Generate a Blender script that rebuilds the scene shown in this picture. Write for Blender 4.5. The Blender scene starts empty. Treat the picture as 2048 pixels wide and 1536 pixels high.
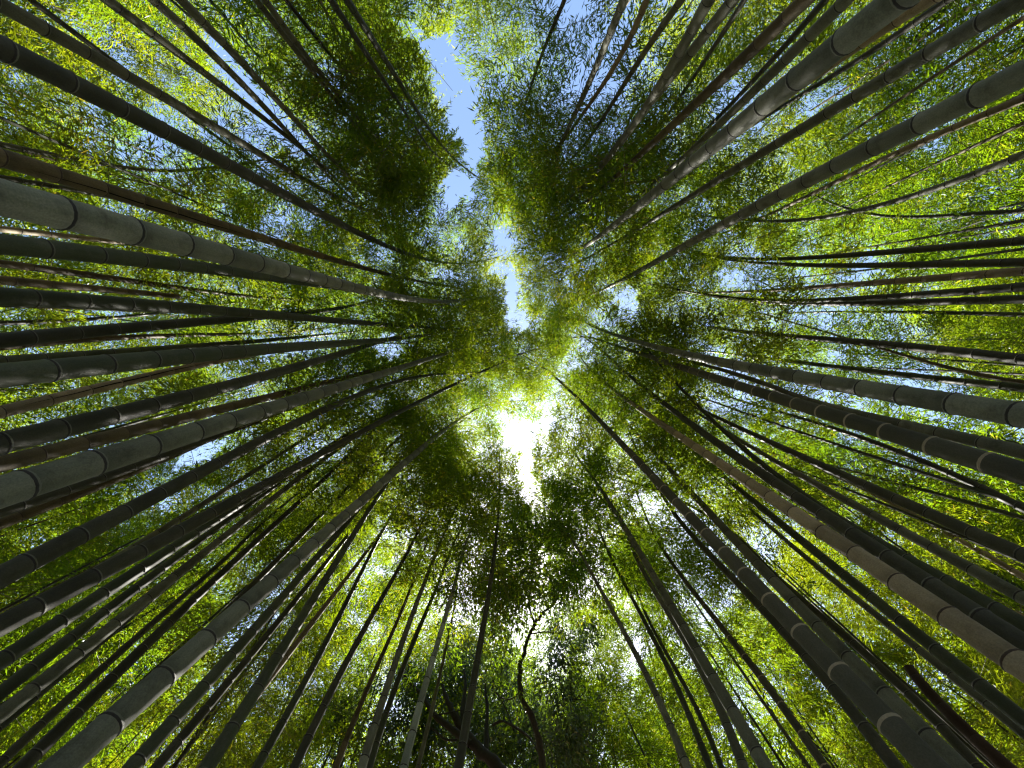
import bpy, math, random
import numpy as np
from mathutils import Vector, Matrix

random.seed(7)
RNG = np.random.default_rng(11)
S = bpy.context.scene
COL = S.collection

# ------------------------------------------------------------------ camera
F_PX = 800.0                       # focal length in pixels of the 2048 px wide photograph
TILT = math.radians(7.7)           # lens axis leans this far from the zenith, towards +Y
CAM_H = 1.5
cam_data = bpy.data.cameras.new('camera')
cam_data.sensor_width = 36.0
cam_data.lens = 36.0 * F_PX / 2048.0
cam_data.clip_start = 0.05
cam_data.clip_end = 2000.0
cam = bpy.data.objects.new('camera', cam_data)
cam.location = (0, 0, CAM_H)
cam.rotation_euler = (math.radians(180) - TILT, 0, 0)
COL.objects.link(cam)
S.camera = cam

# ------------------------------------------------------------------ sky and sun
SUN_EL, SUN_AZ = math.radians(59.0), math.radians(6.5)     # azimuth from +Y towards +X
w = bpy.data.worlds.new('World')
S.world = w
w.use_nodes = True
nt = w.node_tree
bg = nt.nodes['Background']
sky = nt.nodes.new('ShaderNodeTexSky')
sky.sky_type = 'NISHITA'
sky.sun_disc = False
sky.sun_elevation = SUN_EL
sky.sun_rotation = SUN_AZ
sky.air_density = 1.0
sky.dust_density = 0.8
sky.ozone_density = 1.0
nt.links.new(sky.outputs[0], bg.inputs[0])
bg.inputs[1].default_value = 0.09

sun_data = bpy.data.lights.new('sun', 'SUN')
sun_data.energy = 5.0
sun_data.angle = math.radians(0.53)
sun_data.color = (1.0, 0.95, 0.86)
sun = bpy.data.objects.new('sun', sun_data)
sd = Vector((math.sin(SUN_AZ) * math.cos(SUN_EL), math.cos(SUN_AZ) * math.cos(SUN_EL), math.sin(SUN_EL)))
sun.rotation_euler = (-sd).to_track_quat('-Z', 'Y').to_euler()
sun.location = sd * 60
COL.objects.link(sun)

S.view_settings.view_transform = 'Standard'
S.view_settings.look = 'None'
S.view_settings.gamma = 1.0
S.view_settings.use_curve_mapping = False
S.view_settings.exposure = 2.25
cy = S.cycles
cy.filter_width = 1.3
cy.max_bounces = 7
cy.diffuse_bounces = 3
cy.glossy_bounces = 2
cy.transmission_bounces = 5
cy.transparent_max_bounces = 4
cy.use_denoising = True
cy.caustics_reflective = False
cy.caustics_refractive = False

# ------------------------------------------------------------------ pixels and points
sT, cT = math.sin(TILT), math.cos(TILT)
def ray(u, v):
    a, b = (u - 1024.0) / F_PX, (768.0 - v) / F_PX
    return np.array([a, -b * cT + sT, b * sT + cT])          # depth 1 along the lens axis
def project(p):                                             # p: (n,3) world
    q = np.atleast_2d(p) - np.array([0, 0, CAM_H])
    dep = q[:, 1] * sT + q[:, 2] * cT
    up = -q[:, 1] * cT + q[:, 2] * sT
    dep = np.where(dep < .05, .05, dep)
    return 1024 + F_PX * q[:, 0] / dep, 768 - F_PX * up / dep, dep

# ------------------------------------------------------------------ materials
def new_mat(name):
    m = bpy.data.materials.new(name)
    m.use_nodes = True
    m.node_tree.nodes.clear()
    return m, m.node_tree.nodes, m.node_tree.links
def N(nodes, kind, **kw):
    n = nodes.new(kind)
    for k, v in kw.items():
        setattr(n, k, v)
    return n

def culm_material(name, col_a, col_b, col_stain, rough=.5, stain=.5):
    m, n, l = new_mat(name)
    out = N(n, 'ShaderNodeOutputMaterial')
    p = N(n, 'ShaderNodeBsdfPrincipled')
    p.inputs['Roughness'].default_value = rough + .15
    p.inputs['Specular IOR Level'].default_value = .22
    tc = N(n, 'ShaderNodeTexCoord')
    mp = N(n, 'ShaderNodeMapping'); mp.inputs['Scale'].default_value = (30, 30, 2.0)
    l.new(tc.outputs['Object'], mp.inputs[0])
    n1 = N(n, 'ShaderNodeTexNoise'); n1.inputs['Scale'].default_value = 1.0; n1.inputs['Detail'].default_value = 5
    l.new(mp.outputs[0], n1.inputs['Vector'])
    n2 = N(n, 'ShaderNodeTexNoise'); n2.inputs['Scale'].default_value = 7.0; n2.inputs['Detail'].default_value = 8
    n2.inputs['Roughness'].default_value = .7
    l.new(tc.outputs['Object'], n2.inputs['Vector'])
    n3 = N(n, 'ShaderNodeTexNoise'); n3.inputs['Scale'].default_value = 140.0; n3.inputs['Detail'].default_value = 3
    l.new(tc.outputs['Object'], n3.inputs['Vector'])
    mx = N(n, 'ShaderNodeMix', data_type='RGBA')
    mx.inputs['A'].default_value = (*col_a, 1); mx.inputs['B'].default_value = (*col_b, 1)
    r1 = N(n, 'ShaderNodeValToRGB'); r1.color_ramp.elements[0].position = .35; r1.color_ramp.elements[1].position = .68
    l.new(n1.outputs[0], r1.inputs[0]); l.new(r1.outputs[0], mx.inputs['Factor'])
    r2 = N(n, 'ShaderNodeValToRGB'); r2.color_ramp.elements[0].position = .50; r2.color_ramp.elements[1].position = .66
    l.new(n2.outputs[0], r2.inputs[0])
    ml = N(n, 'ShaderNodeMath', operation='MULTIPLY'); ml.inputs[1].default_value = stain
    l.new(r2.outputs[0], ml.inputs[0])
    m2 = N(n, 'ShaderNodeMix', data_type='RGBA'); m2.inputs['B'].default_value = (*col_stain, 1)
    l.new(ml.outputs[0], m2.inputs['Factor']); l.new(mx.outputs['Result'], m2.inputs['A'])
    # fine speckle and a value of its own for each culm
    oi = N(n, 'ShaderNodeObjectInfo')
    mr = N(n, 'ShaderNodeMapRange'); mr.inputs['To Min'].default_value = .8; mr.inputs['To Max'].default_value = 1.2
    l.new(oi.outputs['Random'], mr.inputs['Value'])
    ms = N(n, 'ShaderNodeMapRange'); ms.inputs['From Min'].default_value = .3; ms.inputs['From Max'].default_value = .7
    ms.inputs['To Min'].default_value = .78; ms.inputs['To Max'].default_value = 1.22
    l.new(n3.outputs[0], ms.inputs['Value'])
    mm = N(n, 'ShaderNodeMath', operation='MULTIPLY'); l.new(mr.outputs[0], mm.inputs[0]); l.new(ms.outputs[0], mm.inputs[1])
    ta = N(n, 'ShaderNodeAttribute', attribute_name='tone')
    mt = N(n, 'ShaderNodeMath', operation='MULTIPLY'); l.new(mm.outputs[0], mt.inputs[0]); l.new(ta.outputs['Fac'], mt.inputs[1])
    hs = N(n, 'ShaderNodeHueSaturation'); l.new(mt.outputs[0], hs.inputs['Value']); l.new(m2.outputs['Result'], hs.inputs['Color'])
    at = N(n, 'ShaderNodeAttribute', attribute_name='bloom')
    pos = N(n, 'ShaderNodeMath', operation='MULTIPLY', use_clamp=True); pos.inputs[1].default_value = .09
    l.new(at.outputs['Fac'], pos.inputs[0])
    mb = N(n, 'ShaderNodeMix', data_type='RGBA'); mb.inputs['B'].default_value = (*[min(1, .12 + 1.05 * q) for q in col_a], 1)
    l.new(pos.outputs[0], mb.inputs['Factor']); l.new(hs.outputs[0], mb.inputs['A'])
    neg = N(n, 'ShaderNodeMath', operation='MULTIPLY', use_clamp=True); neg.inputs[1].default_value = -.5
    l.new(at.outputs['Fac'], neg.inputs[0])
    md = N(n, 'ShaderNodeMix', data_type='RGBA'); md.inputs['B'].default_value = (*[.6 * q for q in col_stain], 1)
    l.new(neg.outputs[0], md.inputs['Factor']); l.new(mb.outputs['Result'], md.inputs['A'])
    l.new(md.outputs['Result'], p.inputs['Base Color'])
    bp = N(n, 'ShaderNodeBump'); bp.inputs['Strength'].default_value = .12; bp.inputs['Distance'].default_value = .01
    l.new(n1.outputs[0], bp.inputs['Height']); l.new(bp.outputs[0], p.inputs['Normal'])
    l.new(p.outputs[0], out.inputs[0])
    return m

CULM = {
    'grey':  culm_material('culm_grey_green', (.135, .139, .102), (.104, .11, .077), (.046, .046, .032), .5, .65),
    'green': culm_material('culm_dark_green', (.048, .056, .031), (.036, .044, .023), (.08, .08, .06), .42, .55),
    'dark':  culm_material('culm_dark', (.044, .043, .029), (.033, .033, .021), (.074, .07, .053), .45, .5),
    'tan':   culm_material('culm_tan', (.26, .215, .14), (.21, .172, .106), (.125, .092, .054), .55, .5),
    'brown': culm_material('culm_brown', (.105, .082, .042), (.078, .06, .03), (.036, .027, .015), .55, .6),
    'pale':  culm_material('culm_pale', (.22, .25, .215), (.17, .2, .165), (.13, .14, .11), .42, .4),
    'fuzzy': culm_material('culm_young', (.06, .058, .04), (.048, .048, .032), (.08, .076, .056), .6, .45),
    'rot':   culm_material('culm_rotten', (.05, .03, .02), (.035, .02, .014), (.08, .05, .03), .7, .5),
}
def flat_material(name, col, rough=.7, var=.25, scale=60):
    m, n, l = new_mat(name)
    out = N(n, 'ShaderNodeOutputMaterial'); p = N(n, 'ShaderNodeBsdfPrincipled')
    p.inputs['Roughness'].default_value = rough
    tc = N(n, 'ShaderNodeTexCoord'); nz = N(n, 'ShaderNodeTexNoise'); nz.inputs['Scale'].default_value = scale
    nz.inputs['Detail'].default_value = 6
    l.new(tc.outputs['Object'], nz.inputs['Vector'])
    mx = N(n, 'ShaderNodeMix', data_type='RGBA')
    mx.inputs['A'].default_value = (*[c * (1 - var) for c in col], 1); mx.inputs['B'].default_value = (*[c * (1 + var) for c in col], 1)
    l.new(nz.outputs[0], mx.inputs['Factor']); l.new(mx.outputs['Result'], p.inputs['Base Color'])
    bp = N(n, 'ShaderNodeBump'); bp.inputs['Strength'].default_value = .4; bp.inputs['Distance'].default_value = .02
    l.new(nz.outputs[0], bp.inputs['Height']); l.new(bp.outputs[0], p.inputs['Normal'])
    l.new(p.outputs[0], out.inputs[0])
    return m
RING_DARK = flat_material('node_scar', (.014, .012, .01), .8, .4, 4)
RING_LIP = flat_material('node_lip', (.10, .098, .075), .8, .3, 4)
RING_FUZZ = flat_material('node_fuzz', (.27, .235, .165), .95, .25, 6)
RING_BROWN = flat_material('node_brown', (.035, .02, .012), .8, .4, 4)
TWIG = flat_material('bamboo_twig', (.13, .12, .06), .6, .3)
BARK = flat_material('tree_bark', (.034, .027, .021), .85, .45, 25)
SOIL = flat_material('leaf_litter', (.16, .115, .07), .95, .5, 9)
GRAVEL = flat_material('path_gravel', (.33, .30, .26), .95, .3, 40)

def leaf_material(name, refl, trans, yellow, gloss=.06, t_mix=.55, yfrac=.06):
    m, n, l = new_mat(name)
    out = N(n, 'ShaderNodeOutputMaterial')
    geo = N(n, 'ShaderNodeNewGeometry'); oi = N(n, 'ShaderNodeObjectInfo')
    mrv = N(n, 'ShaderNodeMapRange'); mrv.inputs['To Min'].default_value = .72; mrv.inputs['To Max'].default_value = 1.25
    l.new(geo.outputs['Random Per Island'], mrv.inputs['Value'])
    mrh = N(n, 'ShaderNodeMapRange'); mrh.inputs['To Min'].default_value = .485; mrh.inputs['To Max'].default_value = .53
    l.new(oi.outputs['Random'], mrh.inputs['Value'])
    gt = N(n, 'ShaderNodeMath', operation='GREATER_THAN'); gt.inputs[1].default_value = 1 - yfrac
    l.new(geo.outputs['Random Per Island'], gt.inputs[0])
    def tint(col, ycol):
        mx = N(n, 'ShaderNodeMix', data_type='RGBA'); mx.inputs['A'].default_value = (*col, 1); mx.inputs['B'].default_value = (*ycol, 1)
        l.new(gt.outputs[0], mx.inputs['Factor'])
        hs = N(n, 'ShaderNodeHueSaturation')
        l.new(mx.outputs['Result'], hs.inputs['Color']); l.new(mrv.outputs[0], hs.inputs['Value']); l.new(mrh.outputs[0], hs.inputs['Hue'])
        return hs.outputs[0]
    d = N(n, 'ShaderNodeBsdfDiffuse'); t = N(n, 'ShaderNodeBsdfTranslucent')
    l.new(tint(refl, [c * .6 for c in yellow]), d.inputs[0]); l.new(tint(trans, yellow), t.inputs[0])
    ms = N(n, 'ShaderNodeMixShader'); ms.inputs[0].default_value = t_mix
    l.new(d.outputs[0], ms.inputs[1]); l.new(t.outputs[0], ms.inputs[2])
    g = N(n, 'ShaderNodeBsdfGlossy'); g.inputs['Roughness'].default_value = .35; g.inputs[0].default_value = (.9, .95, 1, 1)
    m2 = N(n, 'ShaderNodeMixShader'); m2.inputs[0].default_value = gloss
    l.new(ms.outputs[0], m2.inputs[1]); l.new(g.outputs[0], m2.inputs[2])
    l.new(m2.outputs[0], out.inputs[0])
    return m
LEAF = leaf_material('bamboo_leaf', (.015, .033, .005), (.305, .405, .007), (.45, .38, .03), .022, .48, .02)
BROADLEAF = leaf_material('broad_leaf', (.035, .055, .018), (.12, .19, .02), (.3, .3, .05), .08, .35, .02)

# ------------------------------------------------------------------ object helpers
def tag(o, label=None, cat=None, group=None, kind=None):
    for k, v in (('label', label), ('category', cat), ('group', group), ('kind', kind)):
        if v:
            o[k] = v
    return o
def empty(name, loc):
    o = bpy.data.objects.new(name, None)
    o.location = loc; o.empty_display_size = .2
    COL.objects.link(o)
    return o
def mesh_obj(name, me, parent=None, mats=(), loc=(0, 0, 0)):
    for m in mats:
        me.materials.append(m)
    o = bpy.data.objects.new(name, me)
    COL.objects.link(o)
    o.location = loc
    if parent is not None:
        o.parent = parent
    return o
def quads_mesh(name, verts, quads, mat_idx=None, smooth=False):
    me = bpy.data.meshes.new(name)
    verts = np.ascontiguousarray(verts, dtype=np.float32); quads = np.ascontiguousarray(quads, dtype=np.int32)
    me.vertices.add(len(verts)); me.vertices.foreach_set('co', verts.ravel())
    me.loops.add(quads.size); me.loops.foreach_set('vertex_index', quads.ravel())
    me.polygons.add(len(quads))
    me.polygons.foreach_set('loop_start', np.arange(0, quads.size, 4, dtype=np.int32))
    me.polygons.foreach_set('loop_total', np.full(len(quads), 4, dtype=np.int32))
    if mat_idx is not None:
        me.polygons.foreach_set('material_index', np.ascontiguousarray(mat_idx, dtype=np.int32))
    me.polygons.foreach_set('use_smooth', np.full(len(quads), smooth, dtype=bool))
    me.update(calc_edges=True)
    return me
def frames(P):
    T = np.gradient(P, axis=0); T /= np.linalg.norm(T, axis=1)[:, None] + 1e-9
    X = np.cross(np.array([0., 1., .02]), T); X /= np.linalg.norm(X, axis=1)[:, None] + 1e-9
    Y = np.cross(T, X)
    return T, X, Y
def tube(P, r, sides):
    """verts, quads of a tube along the points P with radii r"""
    P = np.asarray(P, float); r = np.asarray(r, float)
    _, X, Y = frames(P)
    a = np.linspace(0, 2 * np.pi, sides, endpoint=False)
    V = P[:, None, :] + r[:, None, None] * (np.cos(a)[None, :, None] * X[:, None, :] + np.sin(a)[None, :, None] * Y[:, None, :])
    k = len(P)
    i = np.arange(k - 1)[:, None] * sides; j = np.arange(sides)[None, :]; j2 = (j + 1) % sides
    Q = np.stack([i + j, i + j2, i + sides + j2, i + sides + j], -1).reshape(-1, 4)
    return V.reshape(-1, 3), Q

# ------------------------------------------------------------------ the setting: ground and path
def sheet(name, x0, x1, y0, y1, z, mat, nx, ny, bump):
    xs = np.linspace(x0, x1, nx); ys = np.linspace(y0, y1, ny)
    gx, gy = np.meshgrid(xs, ys)
    gz = z + bump * (np.sin(gx * 1.7 + gy * .6) + np.sin(gy * 1.3 - gx * .8))
    V = np.stack([gx, gy, gz], -1).reshape(-1, 3)
    i = np.arange(ny - 1)[:, None] * nx; j = np.arange(nx - 1)[None, :]
    Q = np.stack([i + j, i + j + 1, i + nx + j + 1, i + nx + j], -1).reshape(-1, 4)
    return tag(mesh_obj(name, quads_mesh(name, V, Q, smooth=True), None, [mat]), kind='structure')
sheet('ground', -400, 400, -400, 400, 0.0, SOIL, 60, 60, 0.0)
sheet('path', -1.35, 1.35, -40, 40, 0.012, GRAVEL, 12, 120, 0.002)

# ------------------------------------------------------------------ leaf sprays (templates, copied into crowns with numpy)
def make_spray(nleaf, length, llen, lwid, seed):
    """a drooping bamboo twig of nleaf lance-shaped leaves: base, side, tip, side for each; returns (nleaf*4, 3)"""
    g = np.random.default_rng(seed)
    t = np.sort(g.uniform(.08, 1, nleaf))
    side = g.integers(-1, 2, nleaf)
    pos = np.stack([t * length, side * t * (1.05 - t) * length * .75 + g.normal(0, .07, nleaf), -.38 * length * t ** 2 + g.normal(0, .06, nleaf)], -1)
    az = side * g.uniform(.35, 1.15, nleaf) + g.normal(0, .4, nleaf)
    el = g.normal(-.35, .38, nleaf)
    d = np.stack([np.cos(az) * np.cos(el), np.sin(az) * np.cos(el), np.sin(el)], -1)
    up = g.normal(0, .45, (nleaf, 3)) + np.array([0, 0, 1.])
    s = np.cross(d, up); s /= np.linalg.norm(s, axis=1)[:, None]
    n = np.cross(s, d)
    L = llen * g.uniform(.6, 1.25, nleaf)[:, None]; W = lwid * g.uniform(.75, 1.2, nleaf)[:, None]
    b = pos; mid = pos + d * L * .38
    tip = pos + d * L - n * L * .14
    return np.stack([b, mid + s * W * .5 + n * W * .12, tip, mid - s * W * .5 + n * W * .12], 1).reshape(-1, 3)

SPRAYS = [make_spray(58, .48, .124, .0185, 100 + k) for k in range(14)]
SPRAYS_FAR = [make_spray(34, .62, .17, .026, 200 + k) for k in range(14)]
SPRAYS_BROAD = [make_spray(30, .5, .115, .042, 300 + k) for k in range(10)]

# openings in the canopy where the sky is open (pixel ellipses: centre, radii, turn in degrees, share of the leaves missing)
GAPS = [
    (912, 150, 46, 72, 0, 1), (925, 225, 33, 60, 0, 1), (948, 285, 20, 50, 0, 1), (916, 372, 34, 30, 0, 1), (880, 100, 45, 28, 20, 1),
    (820, 60, 36, 18, 35, 1), (905, 400, 16, 20, 0, 1), (880, 210, 26, 60, 0, .5),
    (1022, 575, 11, 55, 0, 1), (1032, 640, 26, 22, 0, .9), (1000, 540, 22, 12, 0, .8),
    (1034, 876, 28, 32, 0, .97), (1052, 935, 14, 40, 0, .9), (1064, 985, 18, 28, 0, .8), (1090, 850, 9, 50, 0, .6), (1085, 1110, 10, 20, 0, .6),
    (455, 130, 26, 55, -35, .93), (500, 190, 26, 66, -35, .9), (550, 245, 26, 50, -40, .85), (595, 290, 34, 20, 40, .8), (380, 150, 34, 20, 20, .75), (430, 80, 16, 30, -30, .8),
    (1640, 200, 55, 22, -35, .9), (1920, 25, 70, 24, -30, .85), (1255, 600, 22, 24, 0, .85), (400, 905, 55, 22, -25, .9), (1620, 640, 34, 26, 0, .75),
    (1290, 1010, 30, 26, 0, .75), (1860, 300, 34, 24, 0, .75), (1470, 560, 30, 22, 0, .8), (775, 690, 34, 26, 0, .75), (880, 545, 26, 12, 0, .75),
    (1440, 735, 26, 18, 20, .7), (1490, 790, 30, 18, 20, .7), (1900, 690, 60, 18, 15, .7), (760, 520, 22, 40, 0, .5), (1160, 700, 26, 40, 0, .6),
    (130, 180, 40, 22, 30, .6), (310, 300, 50, 26, 20, .6), (600, 690, 60, 18, 0, .4), (470, 1170, 30, 50, 35, .6), (1690, 870, 30, 16, 25, .7), (1980, 1190, 50, 24, 30, .6),
    (1900, 1380, 40, 26, 30, .6), (560, 1000, 40, 20, -40, .6), (1130, 1250, 14, 14, 0, .6), (1180, 1370, 24, 30, 0, .6),
]
CUT_ON = [True]
GA = np.array([(a, b, c, d, math.radians(e), f) for a, b, c, d, e, f in GAPS])
def open_sky(P, g, soft=.12, least=0.0):
    if not CUT_ON[0]:
        return np.zeros(len(P), bool)
    u, v, _ = project(P)
    du = u[:, None] - GA[None, :, 0]; dv = v[:, None] - GA[None, :, 1]
    c, s = np.cos(GA[:, 4]), np.sin(GA[:, 4])
    x = (du * c + dv * s) / GA[:, 2]; y = (-du * s + dv * c) / GA[:, 3]
    k = np.sqrt(x * x + y * y)
    rag = .22 * np.sin(u / 9.1 + 1.7 * np.sin(v / 14.3)) * np.sin(v / 8.3 + 1.3 * np.sin(u / 17.9)) + .16 * np.sin(u / 4.3 + v / 5.1) + .10 * np.sin(v / 3.1 - u / 3.7)
    inside = k < (1.02 + rag + g.normal(0, soft, len(u)))[:, None]
    p = np.where(inside & (GA[None, :, 5] >= least), GA[None, :, 5], 0).max(1)
    return g.random(len(p)) < p

def in_opening(P):
    return bool(in_opening_each(P).any())
def in_opening_each(P):
    u, v, _ = project(P)
    du = u[:, None] - GA[None, :, 0]; dv = v[:, None] - GA[None, :, 1]
    c, s = np.cos(GA[:, 4]), np.sin(GA[:, 4])
    k = np.hypot((du * c + dv * s) / GA[:, 2], (-du * s + dv * c) / GA[:, 3])
    return ((k < 1.08) & (GA[None, :, 5] >= .88)).any(1)
def cut_open(LV, g):
    cen = LV.reshape(-1, 4, 3)
    bad = open_sky(cen.mean(1), g)
    return cen[~bad].reshape(-1, 3)

def place_sprays(C, heading, tilt, scale, sprays, g):
    """C (n,3) origins; returns leaf quads as one vertex array"""
    out = []
    kinds = g.integers(0, len(sprays), len(C))
    roll = g.normal(0, .5, len(C))
    for k in range(len(sprays)):
        sel = np.where(kinds == k)[0]
        if not len(sel):
            continue
        V = sprays[k]
        ch, sh = np.cos(heading[sel]), np.sin(heading[sel]); ct, st = np.cos(tilt[sel]), np.sin(tilt[sel])
        cr, sr = np.cos(roll[sel]), np.sin(roll[sel])
        x, y, z = V[:, 0][None], V[:, 1][None], V[:, 2][None]
        y, z = y * cr[:, None] - z * sr[:, None], y * sr[:, None] + z * cr[:, None]
        x, z = x * ct[:, None] - z * st[:, None], x * st[:, None] + z * ct[:, None]
        X = x * ch[:, None] - y * sh[:, None]; Y = x * sh[:, None] + y * ch[:, None]
        out.append((np.stack([X, Y, z], -1) * scale[sel][:, None, None] + C[sel][:, None, :]).reshape(-1, 3))
    return np.concatenate(out) if out else np.zeros((0, 3))

def crown_mesh(name, axis, s0, lmax, nodes, per_branch, sprays, g, scale=1.0, tw_sides=3, thin=0.0):
    """bamboo crown round the culm axis (points, world), from fraction s0 of its length to the tip"""
    seg = np.linalg.norm(np.diff(axis, axis=0), axis=1); cum = np.concatenate([[0], np.cumsum(seg)]); L = cum[-1]
    t = s0 + (1 - s0) * (np.linspace(0, 1, nodes) ** .9)
    C, H, T, Sc, twigs = [], [], [], [], []
    az = g.uniform(0, 6.28)
    for q, tt in enumerate(t):
        base = np.array([np.interp(tt * L, cum, axis[:, k]) for k in range(3)])
        f = (tt - s0) / (1 - s0)
        for side in (0, 1):
            if g.random() < (.36 if side else .2):
                continue
            az += 2.4 if side == 0 else math.pi * .78
            a = az + g.normal(0, .3)
            bl = lmax * (.45 + .75 * math.sin(math.pi * min(1, .22 + .62 * f))) * g.uniform(.6, 1.15) * (1 - .45 * f)
            u = np.concatenate([[0, .22], np.linspace(.42, 1, per_branch)])
            rise = .75 * (1 - .3 * f)
            pts = np.stack([base[0] + np.cos(a) * bl * u, base[1] + np.sin(a) * bl * u, base[2] + bl * (rise * u - .62 * u ** 2.2)], -1)
            sel = pts[2:]
            uu, vv, _ = project(sel)
            ok = ~open_sky(sel, g)
            if CUT_ON[0]:
                ok &= (uu > -320) & (uu < 2370) & (vv > -320) & (vv < 1860)
            if not ok.any():
                continue
            last = 2 + np.where(ok)[0].max()
            twigs.append(pts[[0, 1, last]])
            n = ok.sum()
            C.append(sel[ok] + g.normal(0, .10, (n, 3)))
            H.append(a + g.normal(0, .8, n)); T.append(g.normal(.05, .3, n)); Sc.append(scale * g.uniform(.75, 1.25, n))
        if f > .8:
            n = 3
            Cc = base[None] + g.normal(0, .12, (n, 3)); ok = ~open_sky(Cc, g)
            if ok.any():
                C.append(Cc[ok]); n = ok.sum(); H.append(g.uniform(0, 6.28, n)); T.append(g.normal(-.1, .3, n)); Sc.append(scale * g.uniform(.7, 1.1, n))
    if not C:
        return None
    LV = place_sprays(np.concatenate(C), np.concatenate(H), np.concatenate(T), np.concatenate(Sc), sprays, g)
    LV = cut_open(LV, g)
    LQ = np.arange(len(LV)).reshape(-1, 4)
    VV, QQ, MI = [LV], [LQ], [np.zeros(len(LQ), int)]
    off = len(LV)
    for p in twigs:
        if CUT_ON[0] and in_opening(np.concatenate([p[0] + (p[1] - p[0]) * np.linspace(0, 1, 5)[:, None], p[1] + (p[2] - p[1]) * np.linspace(0, 1, 12)[:, None]])):
            continue
        tv, tq = tube(p, np.linspace(.008, .003, len(p)), tw_sides)
        VV.append(tv); QQ.append(tq + off); MI.append(np.ones(len(tq), int)); off += len(tv)
    V = np.concatenate(VV) - axis[0]
    return quads_mesh(name, V, np.concatenate(QQ), np.concatenate(MI))

# ------------------------------------------------------------------ bamboo culms
def ring_mesh(name, mats, prof, sides=16):
    a = np.linspace(0, 2 * np.pi, sides, endpoint=False)
    V = np.concatenate([np.stack([r * np.cos(a), r * np.sin(a), np.full(sides, z)], -1) for r, z in prof])
    Q, M = [], []
    for k in range(len(prof) - 1):
        for j in range(sides):
            Q.append((k * sides + j, k * sides + (j + 1) % sides, (k + 1) * sides + (j + 1) % sides, (k + 1) * sides + j))
            M.append(min(k, len(mats) - 1))
    me = quads_mesh(name, V, np.array(Q), np.array(M), smooth=True)
    for m in mats:
        me.materials.append(m)
    return me
# unit radius; heights in units of the culm's radius
RINGS = {
    'scar': ring_mesh('node_ring_scar', [RING_DARK, RING_DARK, RING_LIP], [(1.0, -.17), (1.085, -.05), (1.07, .06), (.985, .26)]),
    'fuzz': ring_mesh('node_ring_fuzz', [RING_FUZZ, RING_FUZZ, RING_DARK], [(1.0, -.30), (1.075, -.10), (1.07, .02), (.97, .12)]),
    'brown': ring_mesh('node_ring_brown', [RING_BROWN, RING_BROWN, RING_BROWN], [(1.0, -.15), (1.08, -.04), (1.06, .06), (.97, .16)]),
}
RING_OF = {'grey': 'scar', 'green': 'scar', 'dark': 'scar', 'tan': 'brown', 'brown': 'brown', 'pale': 'scar', 'fuzzy': 'fuzz', 'rot': 'brown'}

def culm_mesh(name, axis_fn, z_top, r0, sides, g, detailed, taper_len, tip=1.0):
    """axis_fn(z) -> (n,3) world axis points for heights above ground; node profile swelling at each node"""
    zs, rs, nodes, bl, tn = [-.05], [1.0], [], [0.0], [1.0]
    tone, nxt = 1.0, g.uniform(.72, 1.2)
    z = g.uniform(.08, .3)
    while z < z_top - .05:
        f = z / taper_len
        step = (.18 + .14 * math.sin(math.pi * min(1, f * 1.1 + .12))) * g.uniform(.94, 1.06)
        nodes.append(z)
        if detailed and z < 6.5:
            rr = r0
            for dz, k, q in ((-1.5 * rr, 1.0, 0.), (-.45 * rr, 1.0, .6), (0.0, 1.045, 1.), (.22 * rr, .985, -.9), (1.1 * rr, 1.0, -.25)):
                zs.append(z + dz); rs.append(k); bl.append(q); tn.append(tone if dz < .1 * rr else nxt)
        else:
            zs += [z, z + .02]; rs += [1.05, .98]; bl += [.4, -.8]; tn += [tone, nxt]
        z += step
        tone, nxt = nxt, g.uniform(.72, 1.2)
    zs.append(z_top); rs.append(tip); bl.append(0.0); tn.append(tone)
    order = np.argsort(zs, kind='stable')
    zs = np.array(zs)[order]; rs = np.array(rs)[order]; bl = np.array(bl)[order]; tn = np.array(tn)[order]
    rad = r0 * (1 - .86 * np.clip(zs / taper_len, 0, 1) ** 1.35)
    P = axis_fn(zs)
    V, Q = tube(P, rad * rs, sides)
    me = quads_mesh(name, V - P[0], Q, smooth=True)
    at = me.attributes.new('bloom', 'FLOAT', 'POINT')
    at.data.foreach_set('value', np.repeat(np.array(bl, np.float32), sides))
    at = me.attributes.new('tone', 'FLOAT', 'POINT')
    at.data.foreach_set('value', np.repeat(np.array(tn, np.float32), sides))
    return me, P[0], nodes

def rad_at(z, r0, taper_len):
    return r0 * (1 - .86 * np.clip(np.asarray(z) / taper_len, 0, 1) ** 1.35)

# each traced culm: style, width in pixels at its first point, pixel path from the frame's edge towards the crown, flags
TR = []
def c(style, width, path, note=None, broken=False):
    TR.append((style, width, [tuple(float(q) for q in p.split(',')) for p in path.split()], note, broken))
# --- left edge, from the top
c('grey', 29, '0,14 92,55 202,116 290,171 362,219 424,253 560,331 670,390 800,440')
c('dark', 45, '0,96 116,150 246,219 352,273 434,318 502,355 601,407 673,444 760,480 830,518 900,525')
c('grey', 12, '0,290 82,304 178,325 280,338 342,342 410,336', 'slim pale bamboo sagging sideways below the two upper left culms')
c('brown', 37, '0,314 51,331 167,366 263,396 410,441 560,489 720,530 794,557 858,565', 'thick brown dead bamboo with a lengthwise crack, above the stoutest left culm')
c('dark', 12, '0,355 137,378 230,396 330,420')
c('grey', 74, '0,398 58,409 190,441 305,470 390,492 462,515 515,527 560,540 640,560 700,573 760,588 840,598 930,600', 'stoutest pale grey bamboo entering at the left edge')
c('tan', 13, '0,458 171,476 342,497 480,512')
c('green', 42, '0,489 113,500 219,510 308,522 376,532 437,541 530,555 632,567 697,577 760,585', 'thick dark green bamboo just under the stoutest grey left culm')
c('brown', 15, '0,527 82,537 226,556 294,567 444,587 547,596 650,597')
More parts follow.
